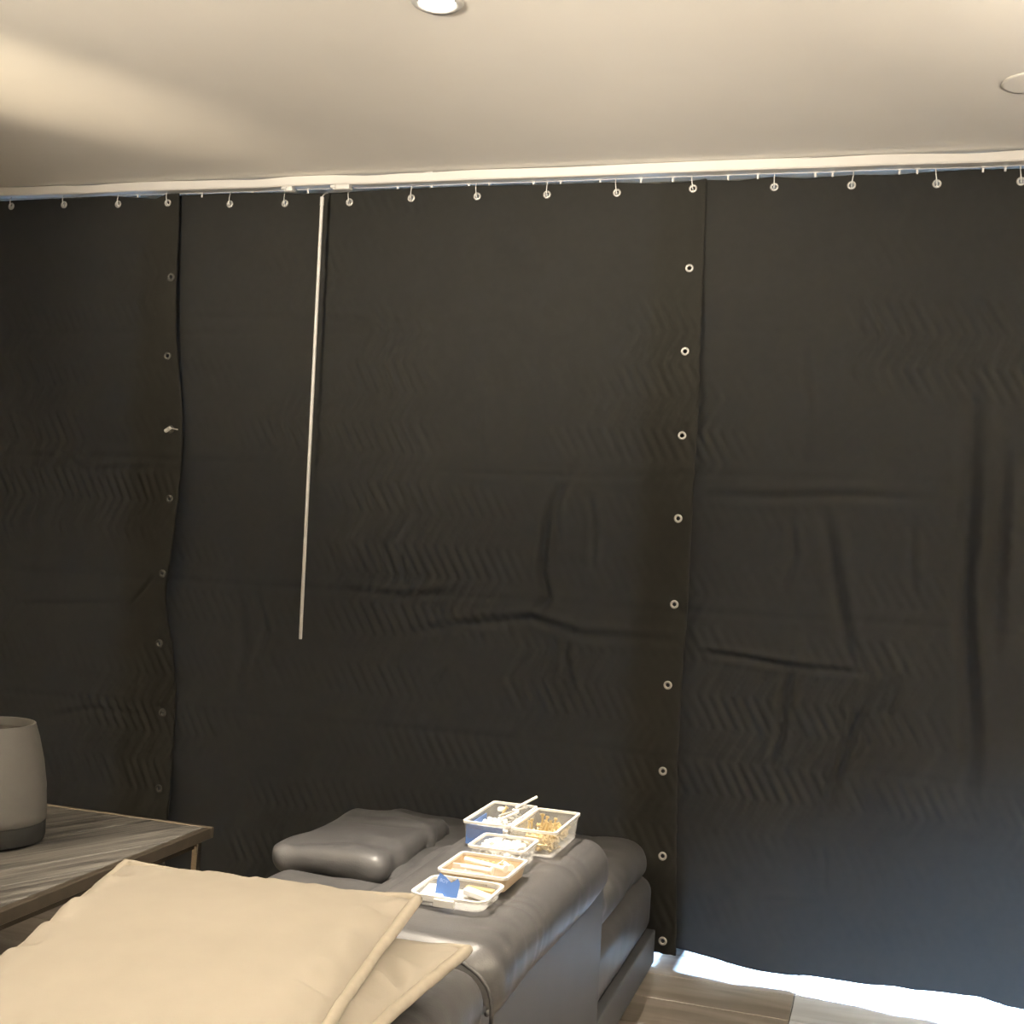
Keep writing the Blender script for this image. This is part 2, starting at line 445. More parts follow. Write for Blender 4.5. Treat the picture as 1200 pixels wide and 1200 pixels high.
# one grommet mesh for all
def ring_mesh(name, ri, ro, t, m, n=20):
    b = bmesh.new()
    lathe(b, [(ri, t * .2), (ri + (ro - ri) * .25, -t * .8), (ri + (ro - ri) * .6, -t), (ro, -t * .1), (ro, t * .6), (ri, t * .6)], n, 'Y', closed=True)
    me = bpy.data.meshes.new(name); bmesh.ops.recalc_face_normals(b, faces=b.faces[:]); b.to_mesh(me); b.free(); finish(me, m, True)
    return me
RING = ring_mesh('grommet', .0060, .0130, .0026, M['silver'])
RINGD = ring_mesh('grommet', .0055, .0145, .0026, M['dull'])
def grommets(parent, holes, hy, me, dark_from=None):
    for (hx, hz), y in zip(holes, hy):
        o = link('grommet', me, parent); o.location = (hx, y - .0012, hz)

L_EDGE = np.array([(2.40, -2.440), (2.25, -2.432), (1.857, -2.404), (1.56, -2.366), (1.384, -2.352), (1.20, -2.350), (1.09, -2.357), (.96, -2.380), (.91, -2.380), (.80, -2.350), (.68, -2.335), (.27, -2.317), (0, -2.31)])[::-1]
M_EDGE = np.array([(2.40, -.596), (2.05, -.589), (1.609, -.577), (1.35, -.578), (1.04, -.577), (.834, -.582), (.577, -.581), (.322, -.572), (.03, -.557)])[::-1]
l_edge = lambda z: float(np.interp(z, L_EDGE[:, 0], L_EDGE[:, 1]))
m_edge = lambda z: float(np.interp(z, M_EDGE[:, 0], M_EDGE[:, 1]))

CREASE_M = [([(672, 540), (640, 600), (632, 670), (640, 700), (622, 720)], .012, .016), ([(655, 560), (650, 600), (652, 640)], .010, .007), ([(690, 580), (695, 620), (692, 665)], .010, .008),
            ([(470, 640), (468, 660), (475, 690)], .012, .006), ([(500, 552), (600, 556), (790, 560)], .010, .006), ([(470, 742), (540, 732), (620, 726), (680, 745), (790, 750)], .014, .012),
            ([(672, 730), (660, 765), (668, 800), (650, 825)], .012, .010), ([(280, 700), (285, 760), (270, 830)], .020, .008), ([(300, 690), (310, 740), (290, 790)], .012, .006),
            ([(590, 800), (600, 790), (615, 770)], .010, .008), ([(500, 810), (512, 795), (520, 785)], .009, .006), ([(215, 372), (380, 372), (500, 380)], .012, .003), ([(345, 440), (325, 480), (330, 540)], .012, .005),
            ([(560, 470), (565, 540)], .010, .004), ([(400, 690), (470, 700), (560, 690)], .012, .004)]
CREASE_R = [([(822, 765), (870, 772), (930, 782), (1010, 790)], .009, .014), ([(928, 740), (922, 800), (912, 860), (900, 910)], .014, .016), ([(1022, 800), (1000, 850), (980, 910), (965, 960)], .013, .019),
            ([(965, 590), (975, 650), (985, 720), (995, 770)], .018, .014), ([(1142, 430), (1138, 580), (1130, 700), (1140, 860), (1132, 960)], .022, .024), ([(1178, 520), (1172, 640), (1165, 780)], .020, .020),
            ([(830, 580), (900, 582), (1000, 580), (1100, 585)], .013, .010), ([(925, 600), (930, 650), (915, 690)], .012, .008), ([(1070, 610), (1068, 660), (1072, 700)], .012, .007), ([(964, 985), (968, 1050)], .008, .006),
            ([(895, 1055), (960, 1058)], .008, .004), ([(1060, 770), (1045, 830), (1030, 840)], .011, .008), ([(940, 400), (950, 480), (940, 540)], .015, .006)]
CREASE_L = [([(155, 708), (175, 688), (192, 670)], .007, .008), ([(20, 708), (150, 706)], .010, .004), ([(60, 520), (100, 552), (190, 548)], .012, .004), ([(30, 420), (40, 560), (20, 700)], .03, .010), ([(60, 840), (110, 830), (180, 838)], .012, .005)]

def extra_left(X, Z, U):
    e = crease_field(X, Z, CREASE_L)
    d = (1 - U) * 2.2                                   # distance from the free right edge
    e += -.032 * np.exp(-(d / .10) ** 2) * np.clip((2.25 - Z) / .5, 0, 1) * (.6 + .6 * np.sin(Z * 6.2 + 1.0))
    e += -.012 * np.exp(-(d / .05) ** 2) * np.exp(-((Z - .93) / .10) ** 2) * -1.2
    return e
def extra_mid(X, Z, U):
    e = crease_field(X, Z, CREASE_M)
    d = (1 - U) * 1.95
    e += .014 * np.clip(1 - U * 7, 0, 1)
    e += -.045 * np.exp(-(d / .12) ** 2) * np.clip((2.2 - Z) / .7, 0, 1)
    return e
def extra_right(X, Z, U):
    e = crease_field(X, Z, CREASE_R)
    e += -.075 * np.clip((.45 - Z) / .45, 0, 1) ** 1.5 * np.clip((X + .62) / .25, 0, 1)         # the foot kicks out into the room
    e += .008 * np.sin((X - .35) * 17) * np.clip((X - .2) / .25, 0, 1) * np.clip((2.2 - Z) / 1.2, 0, 1)
    return e
RHEM = np.array([(-.75, .030), (-.56, .034), (-.45, .028), (-.38, .024), (-.30, .016), (-.22, .016), (-.18, .026), (-.10, .028), (-.02, .030), (.07, .040), (.12, .037), (.19, .044), (.25, .046), (.29, .050), (.36, .030), (.42, .020), (.6, .02), (1.8, .02)]); RHEM[:, 1] = .010 + RHEM[:, 1] * .65
col_m = [(-.632, 2.098), (-.629, 1.839), (-.622, 1.58), (-.620, 1.328), (-.618, 1.068), (-.624, .824), (-.625, .565), (-.612, .312), (-.598, .060)]
col_l = [(-2.440, 2.081), (-2.437, 1.806), (-2.412, 1.551), (-2.384, 1.309), (-2.386, 1.051), (-2.400, .808), (-2.378, .569), (-2.366, .311)]
top = list(zip(GR_X, GR_Z))
h_r = top[12:]; b_r, hy = blanket('quilted_blanket', 'black quilted blanket whose foot kicks out over the sunlit floor tiles', lambda z: -.74, lambda z: 1.75, 3.742,
                 lambda X: np.interp(X, RHEM[:, 0], RHEM[:, 1]), extra_right, 31, h_r)
grommets(b_r, h_r, hy, RING); hy_r = hy
h_m = top[4:12] + col_m; b_m, hy_m = blanket('quilted_blanket', 'broad black quilted blanket with silver grommets down one edge, behind the white wand', lambda z: -2.56, m_edge, 3.732,
                 lambda X: np.interp(X, [-2.6, -.7, -.557], [.02, .02, .024]), extra_mid, 17, h_m)
grommets(b_m, h_m, hy_m, RING)
h_l = top[:4] + col_l; b_l, hy_l = blanket('quilted_blanket', 'black quilted blanket behind the plant pot with a loose wavy edge', lambda z: -4.5, l_edge, 3.712,
                 lambda X: X * 0 + .02, extra_left, 53, h_l)
grommets(b_l, h_l[:4], hy_l[:4], RING); grommets(b_l, h_l[4:], hy_l[4:], RINGD)

# hooks and gliders: each a thing of its own
ally = dict()
for (p, y) in list(zip(h_r, hy_r)) + list(zip(h_m, hy_m))[:8] + list(zip(h_l, hy_l))[:4]: ally[p] = y
for i, p in enumerate(top):
    y = ally[p]; x, z = p
    tilt = random.uniform(-.006, .006)
    zt = CEIL - rail_gap(x) * .3 - .0335
    b = bmesh.new()
    pts = [(x, y + .012, z - .004), (x, y + .001, z - .005), (x, y - .0055, z - .002), (x + tilt * .2, y - .0075, z + .006), (x + tilt * .6, y - .007, z + .018), (x + tilt, y - .004, z + .030), (x + tilt, y - .001, zt - .004), (x + tilt, y, zt)]
    tube(b, pts, [.0016, .0019, .0021, .0020, .0016, .0015, .0015, .0015], 8)
    o = obj('curtain_hook', b, M['white'], None, True)
    which = ['behind the plant pot', 'behind the white wand', 'over the sunlit floor tiles'][0 if i < 4 else 1 if i < 12 else 2]
    tag(o, 'small white hook in a top grommet of the blanket ' + which, 'hook', 'hooks along the top of the blankets')
xs = [-3.25, -2.99, -2.62, -2.36, -2.16, -1.95, -1.62, -1.50, -1.37, -1.30, -1.15, -1.06, -.93, -.80, -.70, -.53, -.44, -.27, -.22, -.03, .02, .20, .26]
gl = None
for x in xs:
    z1 = CEIL - rail_gap(x) * .3 - .0335
    if gl is None:
        b = bmesh.new(); box(b, -.007, .007, -.006, .006, -.004, 0, bev=.001); box(b, -.003, .003, -.002, .002, -.016, -.003, bev=.0008)
        gl = obj('curtain_glider', b, M['white'])
    else:
        gl = gl.copy(); C.objects.link(gl)
    gl.location = (x, 3.735, z1)
    tag(gl, 'tiny white glider in the rail above the blankets', 'glider', 'gliders in the curtain rail')

# larger white carriers beside the wand
for k, (px, lab, w) in enumerate([(338, 'stubby white carrier in the rail, further from the wand than its twin', .034), (400, 'white carrier in the rail that the wand hangs from', .062)]):
    c = on_y(px, 219, 3.70); z1 = CEIL - .0335
    b = bmesh.new(); box(b, c.x - w / 2, c.x + w / 2, 3.694, 3.726, z1 - .016, z1, bev=.003, seg=2)
    box(b, c.x - w / 2 - .006, c.x - w / 2 + .014, 3.690, 3.716, z1 - .012, z1 - .003, bev=.002)
    tag(obj('wand_carrier' if k else 'rail_carrier', b, M['white'], None, True, 40), lab, 'carrier')
# the wand
w0 = on_y(377.5, 233, 3.668); w1 = on_y(352, 749, 3.655)
wand = empty('curtain_wand', w1, 'long thin white wand hanging in front of the black blankets', 'wand')
d = w0 - w1
b = bmesh.new(); tube(b, [d * t for t in (0, .002, .3, .6, .985, 1)], [.0048, .0056, .0056, .0056, .0056, .0048], 12)
obj('rod', b, M['white'], wand, True, 40)
b = bmesh.new(); tube(b, [d, d + Vector((0, .004, .012)), d + Vector((.001, .018, .022)), d + Vector((.002, .034, .030))], .0022, 8)
obj('wand_hook', b, M['silver'], wand, True)
b = bmesh.new(); tube(b, [d * .985, d * 1.004], .0066, 12); obj('cap', b, M['white'], wand, True, 40)

# white peg through a grommet of the left blanket
p = on_y(197, 503, 3.655); q = Vector((p.x, p.y, p.z))
b = bmesh.new()
ax = Vector((.013, -.004, .006)); tube(b, [q - ax * 1.0, q - ax * .95, q, q + ax * .75, q + ax * .8], [.0050, .0066, .0066, .0062, .004], 12)
tube(b, [q + ax * .7, q + Vector((.006, .03, .004)), q + Vector((.004, .055, .004))], .0022, 8)
tag(obj('toggle_peg', b, M['white'], None, True, 50), 'small white peg poking out at the loose edge of a blanket', 'peg')

# ------------------------------------------------------------------ ceiling fittings
def downlight(x, y, label, lit):
    e = empty('downlight', (x, y, CEIL), label, 'downlight')
    b = bmesh.new(); lathe(b, [(.040, -.004), (.044, -.007), (.056, -.006), (.060, -.001), (.060, .002), (.040, .002)], 48, closed=True)
    obj('trim_ring', b, M['white'], e, True, 50)
    b = bmesh.new(); lathe(b, [(.041, -.0035), (.030, -.006), (.002, -.0075)], 32); obj('lens', b, M['lamp'] if lit else M['white'], e, True)
    if lit: spot((x, y, CEIL - .02), (x, y, 0), *lit)
downlight(-1.016, 2.50, 'lit round downlight set in the ceiling above the boxes', (300, 56, .9, .035))
downlight(-2.75, .95, 'lit round downlight set in the ceiling before the low table', (20, 110, .9, .035))
downlight(-2.75, 2.50, 'lit round downlight set in the ceiling above the low table', (14, 100, .9, .035))
b = bmesh.new(); lathe(b, [(.070, .0), (.070, -.002), (.068, -.0038), (.060, -.0042), (.03, -.0042), (.002, -.0042)], 56)
o = obj('ceiling_disc', b, M['ceiling'], None, True, 40); o.location = (.272, 3.182, CEIL)
tag(o, 'flat round plate on the ceiling, unlit and close to the curtain rail', 'ceiling plate')

# ------------------------------------------------------------------ side table with pot
TZ = .45; TX0, TX1, TY0, TY1 = -2.95, -1.645, 1.965, 2.840
tab = empty('side_table', (-2.3, 2.4, 0), 'low table with grey plank top and metal frame beside the sofa', 'table')
fb = .028
for (a, b_, c_, d_) in ((TX0, TX1, TY0, TY0 + .05), (TX0, TX1, TY1 - .014, TY1), (TX0, TX0 + .02, TY0 + .05, TY1 - .014), (TX1 - .02, TX1, TY0 + .05, TY1 - .014)):
    part('frame_bar', boxm(a, b_, c_, d_, TZ - fb, TZ, bev=.0015), M['steel'], tab)
part('under_rail', boxm(TX1 - .045, TX1 - .025, TY0 + .06, TY1 - .05, TZ - fb - .022, TZ - fb), M['leg'], tab)
for x in (TX0 + .02, TX1 - .03):
    for y in (TY0 + .07, TY1 - .03):
        part('leg', boxm(x - .009, x + .009, y - .009, y + .009, 0, TZ - fb, bev=.002), M['leg'], tab)
# planks laid askew inside the frame, each its own piece
ang = math.radians(66); dv = Vector((math.cos(ang), math.sin(ang), 0)); nv_ = Vector((-dv.y, dv.x, 0))
ctr = Vector(((TX0 + TX1) / 2, (TY0 + TY1) / 2, 0))
pw = .105
for k in range(-8, 9):
    b = boxm(-1.2, 1.2, -pw / 2 + .0012, pw / 2 - .0012, -.018, 0, bev=.0015)
    lift = random.uniform(-.0012, .0008)
    mt = Matrix.Translation(ctr + nv_ * (k * pw) + Vector((0, 0, TZ - .0015 + lift))) @ Matrix.Rotation(ang, 4, 'Z')
    bmesh.ops.transform(b, matrix=mt, verts=b.verts[:])
    for co, no in (((TX0 + .021, 0, 0), (-1, 0, 0)), ((TX1 - .021, 0, 0), (1, 0, 0)), ((0, TY0 + .051, 0), (0, -1, 0)), ((0, TY1 - .015, 0), (0, 1, 0))):
        g = bmesh.ops.bisect_plane(b, geom=b.verts[:] + b.edges[:] + b.faces[:], plane_co=co, plane_no=no, clear_outer=True)
        cut = [e for e in g['geom_cut'] if isinstance(e, bmesh.types.BMEdge)]
        if cut: bmesh.ops.contextual_create(b, geom=cut)
    if len(b.faces) > 3: part('plank', b, M['tabletop'], tab)
    else: b.free()

pc = Vector((-2.045, 2.47, TZ))
pot = empty('plant_pot', pc, 'grey ceramic plant pot with a dark foot on the low table', 'plant pot')
b = bmesh.new()
lathe(b, [(.128, .046), (.132, .050), (.131, .080), (.128, .13), (.119, .19), (.106, .245), (.096, .276), (.0955, .279), (.091, .279), (.0895, .274), (.098, .25), (.104, .20), (.10, .19)], 64)
obj('body', b, M['pot'], pot, True, 50)
b = bmesh.new(); lathe(b, [(.122, 0), (.130, .003), (.132, .012), (.131, .044), (.128, .048)], 64); obj('foot', b, M['potbase'], pot, True, 50)
b = bmesh.new(); lathe(b, [(.0925, .258), (.07, .262), (.03, .264), (.002, .265)], 40); obj('soil', b, M['soil'], pot, True)

# ------------------------------------------------------------------ sofa
sofa = empty('leather_sofa', (-1.0, 2.2, 0), 'charcoal leather sofa with a low padded back and an open chaise end', 'sofa')
def sp_(o):
    o.parent = sofa; o.matrix_parent_inverse = Matrix.Translation(-sofa.location); return o
SX = -.612
sp_(obj('back_panel', boxm(SX - .03, SX, .70, 2.872, .012, .462, bev=.004, seg=2), M['hide']))
sp_(obj('plinth', boxm(SX - .03, SX - .002, 2.874, 3.64, .006, .105, bev=.004, seg=2), M['hide']))
sp_(obj('base_frame', boxm(-1.43, SX - .034, .72, 3.60, .05, .20, bev=.01, seg=2), M['hide']))
for x in (-1.33, -.70):
    for y in (.80, 3.5):
        b = bmesh.new(); tube(b, [(x, y, 0), (x, y, .052)], [.018, .024], 16); sp_(obj('foot', b, M['potbase'], None, True, 40))
def wr(seed, amp, fx, fy):
    def f(w, n):
        up = max(0, n[2])
        v = float(vnoise(w[0] * fx + w[2] * 6, w[1] * fy + w[0] * 3, seed)); v2 = float(vnoise(w[0] * fx * .4, w[1] * fy * 2.3 - w[2] * 10, seed + 1))
        return -amp * (abs(v - .5) * 2 - .5) - amp * .8 * max(0, .25 - abs(v2 - .5)) * 3
    return f
def bolster(y0, y1, seed, z1=.552):
    def f(w, n):
        # gathers running over the shoulder, strongest towards the seam on the outer side
        v = float(vnoise(w[1] * 26 + .9 * math.sin(w[2] * 20), w[0] * 4 + w[2] * 4, seed)); k = max(0, 1 - abs(w[0] + .66) / .16)
        cr = -.0070 * k * float(vnoise(w[1] * 4, 0, seed + 9))  * max(0, .30 - abs(v - .5)) / .3
        lo = .004 * math.sin(w[1] * 9 + seed) + .004 * (float(vnoise(w[0] * 8, w[1] * 6, seed + 4)) - .5)
        edge = min(w[1] - y0, y1 - w[1]); dip = -.010 * max(0, 1 - edge / .05)
        return cr + lo * .5 + dip * .4
    return sp_(softbox('bolster', (-.94, y0, .415), (-.590, y1, z1), .062, M['leather'], None, (34, 90, 16), f))
bolster(1.955, 2.862, 3)
bolster(.74, 1.948, 8, .545)
for (y0, y1) in ((1.97, 2.83), (.76, 1.93)):
    b = bmesh.new(); tube(b, [(SX + .004, y0 + (y1 - y0) * t, .448 + .002 * math.sin(t * 20)) for t in np.linspace(0, 1, 30)], .0045, 8)
    sp_(obj('piping', b, M['leather'], None, True))
def rim_seam(y):
    pts = []
    for k in range(33):
        a = math.pi * k / 32
        pts.append((-.765 + .172 * math.cos(a) * (1 - .0), y, .44 + .112 * math.sin(a) ** .6))
    b = bmesh.new(); tube(b, pts, .004, 8); return sp_(obj('seam', b, M['leather'], None, True))
rim_seam(1.951)
sp_(softbox('back_cushion', (-1.02, .74, .36), (-.90, 2.84, .50), .045, M['leather'], None, (10, 60, 10), wr(11, .006, 9, 7)))
# seat: lower upholstered base and pads
sp_(softbox('seat_base', (-1.45, .72, .10), (SX - .012, 3.63, .275), .05, M['leather'], None, (26, 80, 14), wr(21, .004, 9, 6)))
def seat_disp(w, n):
    v = float(vnoise(w[0] * 12 + w[2] * 10, w[1] * 8, 33)); s = -.007 * max(0, .3 - abs(v - .5)) / .3
    return s + .006 * (float(vnoise(w[0] * 5, w[1] * 4, 36)) - .5)
sp_(softbox('seat_cushion', (-1.47, 2.88, .265), (SX - .020, 3.60, .385), .060, M['leather'], None, (40, 40, 16), seat_disp))
sp_(softbox('seat_cushion', (-1.47, 1.82, .265), (-.93, 2.87, .380), .06, M['leather'], None, (26, 40, 14), seat_disp))
sp_(softbox('seat_cushion', (-1.47, .74, .265), (-.93, 1.81, .380), .06, M['leather'], None, (26, 40, 14), seat_disp))

# ------------------------------------------------------------------ cushions
def pillow(name, size, thick, loc, rot, m, label, cat, group=None, pipe=True, seed=1, n=56, pinch=.10, wrinkle=.004, sag=0.0):
    root = empty(name, loc, label, cat, group); root.rotation_euler = rot
    sx, sy_ = size
    def outline(u, v):
        k = 1 - pinch * .5 * ((1 - u * u) * (v * v) ** 1.0)
        k2 = 1 - pinch * .5 * ((1 - v * v) * (u * u) ** 1.0)
        return u * sx / 2 * k2, v * sy_ / 2 * k
    bm = bmesh.new()
    us = np.sin(np.linspace(-math.pi / 2, math.pi / 2, n + 1))
    grid = {}
    for s in (1, -1):
        for i, u in enumerate(us):
            for j, v in enumerate(us):
                if s == -1 and (i in (0, n) or j in (0, n)):
                    grid[(s, i, j)] = grid[(1, i, j)]; continue
                x, y = outline(u, v)
                h = thick * ((1 - u ** 2) * (1 - v ** 2)) ** .42
                e = min(1 - abs(u), 1 - abs(v))
                # puckers that run in from the seams
                t = v if abs(u) > abs(v) else u
                pk = float(vnoise(t * 11 + 2 * math.sin(t * 3), abs(u) * 1.2 + (3 if abs(u) > abs(v) else 7), seed)) - .5
                h += wrinkle * pk * math.exp(-((e - .12) / .10) ** 2) * (3.4 if abs(u) > abs(v) else .7)
                h += .006 * (float(vnoise(u * 2.4 + 5, v * 2.4, seed + 2)) - .5) * (1 - max(abs(u), abs(v)))
                z = (1 if s > 0 else -.45) * max(h, 0.0005)        # flattened underneath by its weight
                z = z - sag * (u * u + v * v)
                grid[(s, i, j)] = bm.verts.new((x, y, z))
        for i in range(n):
            for j in range(n):
                bm.faces.new((grid[(s, i, j)], grid[(s, i + 1, j)], grid[(s, i + 1, j + 1)], grid[(s, i, j + 1)]))
    obj('cover', bm, m, root, True)
    if pipe:
        pts = []
        q = np.linspace(-1, 1, 40)
        def P(u, v):
            x, y = outline(u, v); c_ = 1.012; pts.append((x * c_, y * c_, -sag * (u * u + v * v) + .002 * (float(vnoise(u * 9 + 3, v * 9, seed + 3)) - .5)))
        for t in q[:-1]: P(t, -1)
        for t in q[:-1]: P(1, t)
        for t in q[:-1]: P(-t, 1)
        for t in q[:-1]: P(-1, -t)
        b = bmesh.new()
        tube(b, pts, [.0090 + .0014 * (float(vnoise(k * .9, 0, seed)) - .5) for k in range(len(pts))], 10, closed=True)
        obj('piping', b, M['piping'], root, True)
    return root
R = math.radians
pillow('throw_cushion', (.50, .62), .066, (-.845, 1.462, .580), (R(3), R(-6), R(-3)), M['linen'], 'beige piped cushion lying underneath the other one on the sofa back', 'cushion', 'beige cushions on the sofa', seed=5, wrinkle=.013)
pillow('throw_cushion', (.47, .70), .058, (-.852, 1.368, .650), (R(7), R(0.5), R(7)), M['linen'], 'large beige piped cushion lying on top of the other one', 'cushion', 'beige cushions on the sofa', seed=9, wrinkle=.0095)
# soft leather headrest cushion on the chaise seat
sp_(softbox('headrest_cushion', (-1.50, 2.86, .34), (-1.17, 3.38, .428), .042, M['leather'], None, (36, 44, 14), wr(41, .014, 6, 5)))

# ------------------------------------------------------------------ boxes of fittings on the sofa back
ZB = .5545
def tray(name, x0, x1, y0, y1, h, r, label, wall=.0022, taper=.006, mb='clear', mr='rim'):
    cx, cy_ = (x0 + x1) / 2, (y0 + y1) / 2
    root = empty(name, (cx, cy_, ZB), label, 'box', 'clear plastic boxes on the sofa back')
    hx, hy_ = (x1 - x0) / 2, (y1 - y0) / 2
    def loop(bm, ex, ey, rr, z, k=5):
        out = []
        for qx, qy, a0 in ((1, 1, 0), (-1, 1, 90), (-1, -1, 180), (1, -1, 270)):
            for i in range(k + 1):
                a = math.radians(a0 + 90 * i / k)
                out.append(bm.verts.new((qx * (ex - rr) + rr * math.cos(a), qy * (ey - rr) + rr * math.sin(a), z)))
        return out
    def skin(bm, loops):
        for A, B in zip(loops[:-1], loops[1:]):
            for i in range(len(A)):
                bm.faces.new((A[i], A[(i + 1) % len(A)], B[(i + 1) % len(A)], B[i]))
    bm = bmesh.new()
    L = [loop(bm, hx - taper, hy_ - taper, r, 0), loop(bm, hx, hy_, r, h), loop(bm, hx - wall, hy_ - wall, r - wall * .5, h), loop(bm, hx - taper - wall, hy_ - taper - wall, r - wall * .5, wall)]
    skin(bm, L); bm.faces.new(L[0][::-1]); bm.faces.new(L[-1])
    obj('shell', bm, M[mb], root, True, 35)
    bm = bmesh.new()
    L = [loop(bm, hx + .0025, hy_ + .0025, r + .002, h - .004), loop(bm, hx + .0025, hy_ + .0025, r + .002, h + .0012), loop(bm, hx - wall - .001, hy_ - wall - .001, r, h + .0012), loop(bm, hx - wall - .001, hy_ - wall - .001, r, h - .004)]
    skin(bm, L + [L[0]]); obj('rim', bm, M[mr], root, True, 35)
    return root
def stick(bm, c, d, L, r, head=None):
    d = Vector(d).normalized(); c = Vector(c)
    tube(bm, [c - d * L / 2, c + d * L / 2], r, 6)
    if head: tube(bm, [c + d * (L / 2 - .001), c + d * (L / 2 + .0025)], head, 8)
def pile(name, x0, x1, y0, y1, z0, z1, n, Lr, r, m, label, cat, head=None, flat=.5):
    bm = bmesh.new()
    for _ in range(n):
        L = random.uniform(*Lr)
        d = Vector((random.gauss(0, 1), random.gauss(0, 1), random.gauss(0, flat)))
        d.normalize(); e = [abs(t) * L / 2 + (head or r) for t in d]
        c = [random.uniform(a + q, b - q) if b - a > 2 * q else (a + b) / 2 for a, b, q in ((x0, x1, e[0]), (y0, y1, e[1]), (z0, z1, e[2]))]
        stick(bm, c, d, L, r, head)
    return tag(obj(name, bm, m, None, True, 40), label, cat, None, 'stuff')
# tall box full of brass screws
tray('plastic_box', -.764, -.664, 2.583, 2.800, .056, .008, 'deep clear plastic box heaped with brass screws')
pile('brass_screws', -.755, -.672, 2.595, 2.790, ZB + .004, ZB + .036, 230, (.024, .036), .0021, M['brass'], 'heap of brass screws in the deep clear box', 'screws', head=.0042)
for k in range(14):
    x = random.uniform(-.748, -.68); y = random.uniform(2.62, 2.77); b = bmesh.new()
    L = random.uniform(.032, .04); dd = Vector((random.uniform(-.35, .35), random.uniform(-.35, .35), 1)).normalized()
    stick(b, (x, y, ZB + .038), dd, L, .0021, .0042)
    tag(obj('brass_screw', b, M['brass'], None, True, 40), 'brass screw standing up out of the heap in the deep box', 'screw', 'upright screws in the deep box')
# box with hex keys and white fittings, blue label on its end
A = tray('plastic_box', -.878, -.772, 2.590, 2.815, .056, .008, 'clear plastic box with a blue end and hex keys inside')
bm = boxm(-.047, .038, -.1085, -.1065, .006, .049, bev=.0004); o = obj('blue_label', bm, M['blue'], A); tag(o, 'plain blue label on the box end')
bm = boxm(-.0465, -.0445, -.10, .03, .010, .046, bev=.0004); o = obj('blue_label', bm, M['blue'], A)
pile('white_fittings', -.868, -.782, 2.60, 2.72, ZB + .004, ZB + .048, 110, (.012, .024), .0045, M['wchip'], 'heap of white nylon fittings in the box with hex keys', 'fittings')
def hexkey(p, a, L1, L2, label, m='silver', r=.0028):
    p = Vector(p); d = Vector((math.cos(a), math.sin(a), .18)).normalized(); e = Vector((-math.sin(a), math.cos(a), 0))
    b = bmesh.new(); tube(b, [p, p + d * (L1 - .006), p + d * (L1 - .002) + e * .002, p + d * L1 + e * .006, p + d * L1 + e * L2], r, 6)
    tag(obj('hex_key', b, M[m], None, True, 40), label, 'hex key')
hexkey((-.83, 2.70, ZB + .050), .9, .085, .022, 'hex key lying across the far end of the clear box')
hexkey((-.812, 2.655, ZB + .053), 1.1, .06, .018, 'white hex key on the heap of white fittings', 'wchip', .004)
b = bmesh.new(); stick(b, (-.795, 2.80, ZB + .066), (.55, .5, .32), .06, .0032); tag(obj('dowel_pin', b, M['wchip'], None, True, 40), 'pale pin jutting over the corner of the clear box', 'pin')
b = bmesh.new(); lathe(b, [(.010, 0), (.0105, .004), (.009, .007), (.002, .008)], 20); o = obj('nylon_cap', b, M['wchip'], None, True, 40); o.location = (-.846, 2.772, ZB + .046); tag(o, 'round white cap at the far end of the box with hex keys', 'cap')
b = bmesh.new(); stick(b, (-.838, 2.758, ZB + .044), (.3, .2, .6), .03, .003, .005); tag(obj('brass_bolt', b, M['brass'], None, True, 40), 'single brass bolt beside the round white cap', 'bolt')
pile('metal_brackets', -.868, -.782, 2.72, 2.805, ZB + .004, ZB + .040, 26, (.02, .045), .003, M['silver'], 'loose grey metal pins under the hex keys', 'pins')
# small box of white plugs
tray('plastic_box', -.818, -.698, 2.452, 2.572, .040, .010, 'small clear box brimming with white plugs')
pile('white_plugs', -.808, -.708, 2.462, 2.562, ZB + .003, ZB + .043, 210, (.010, .022), .0048, M['wchip'], 'white plugs filling the small clear box', 'plugs')
# organiser that lies open: clear half and tan half, one thing
org = tray('organiser_case', -.823, -.682, 2.286, 2.436, .030, .010, 'open organiser case with a clear lid and tan base', mb='tan', mr='rim')
org['category'] = 'case'; del org['group']
def orgpart(name, x0, x1, y0, y1, z0, z1, m, bev=.001):
    o = obj(name, boxm(x0, x1, y0, y1, z0, z1, bev=bev), M[m]); o.parent = org; o.matrix_parent_inverse = Matrix.Translation(-org.location); return o
orgpart('divider', -.818, -.687, 2.360, 2.363, ZB + .003, ZB + .026, 'rim')
orgpart('divider', -.780, -.777, 2.290, 2.360, ZB + .003, ZB + .026, 'rim')
orgpart('divider', -.735, -.732, 2.364, 2.432, ZB + .003, ZB + .026, 'rim')
lid = tray('lid', -.826, -.680, 2.146, 2.281, .020, .022, 'lid')
for ch in list(lid.children):
    ch.name = 'lid_shell' if ch.name.startswith('shell') else 'lid_rim'
    ch.parent = org; ch.matrix_parent_inverse = Matrix.Identity(4); ch.location = lid.location - org.location
bpy.data.objects.remove(lid)
for x in (-.80, -.705): orgpart('hinge', x - .012, x + .012, 2.279, 2.288, ZB + .012, ZB + .020, 'rim')
orgpart('latch', -.775, -.735, 2.137, 2.146, ZB + .004, ZB + .018, 'rim')
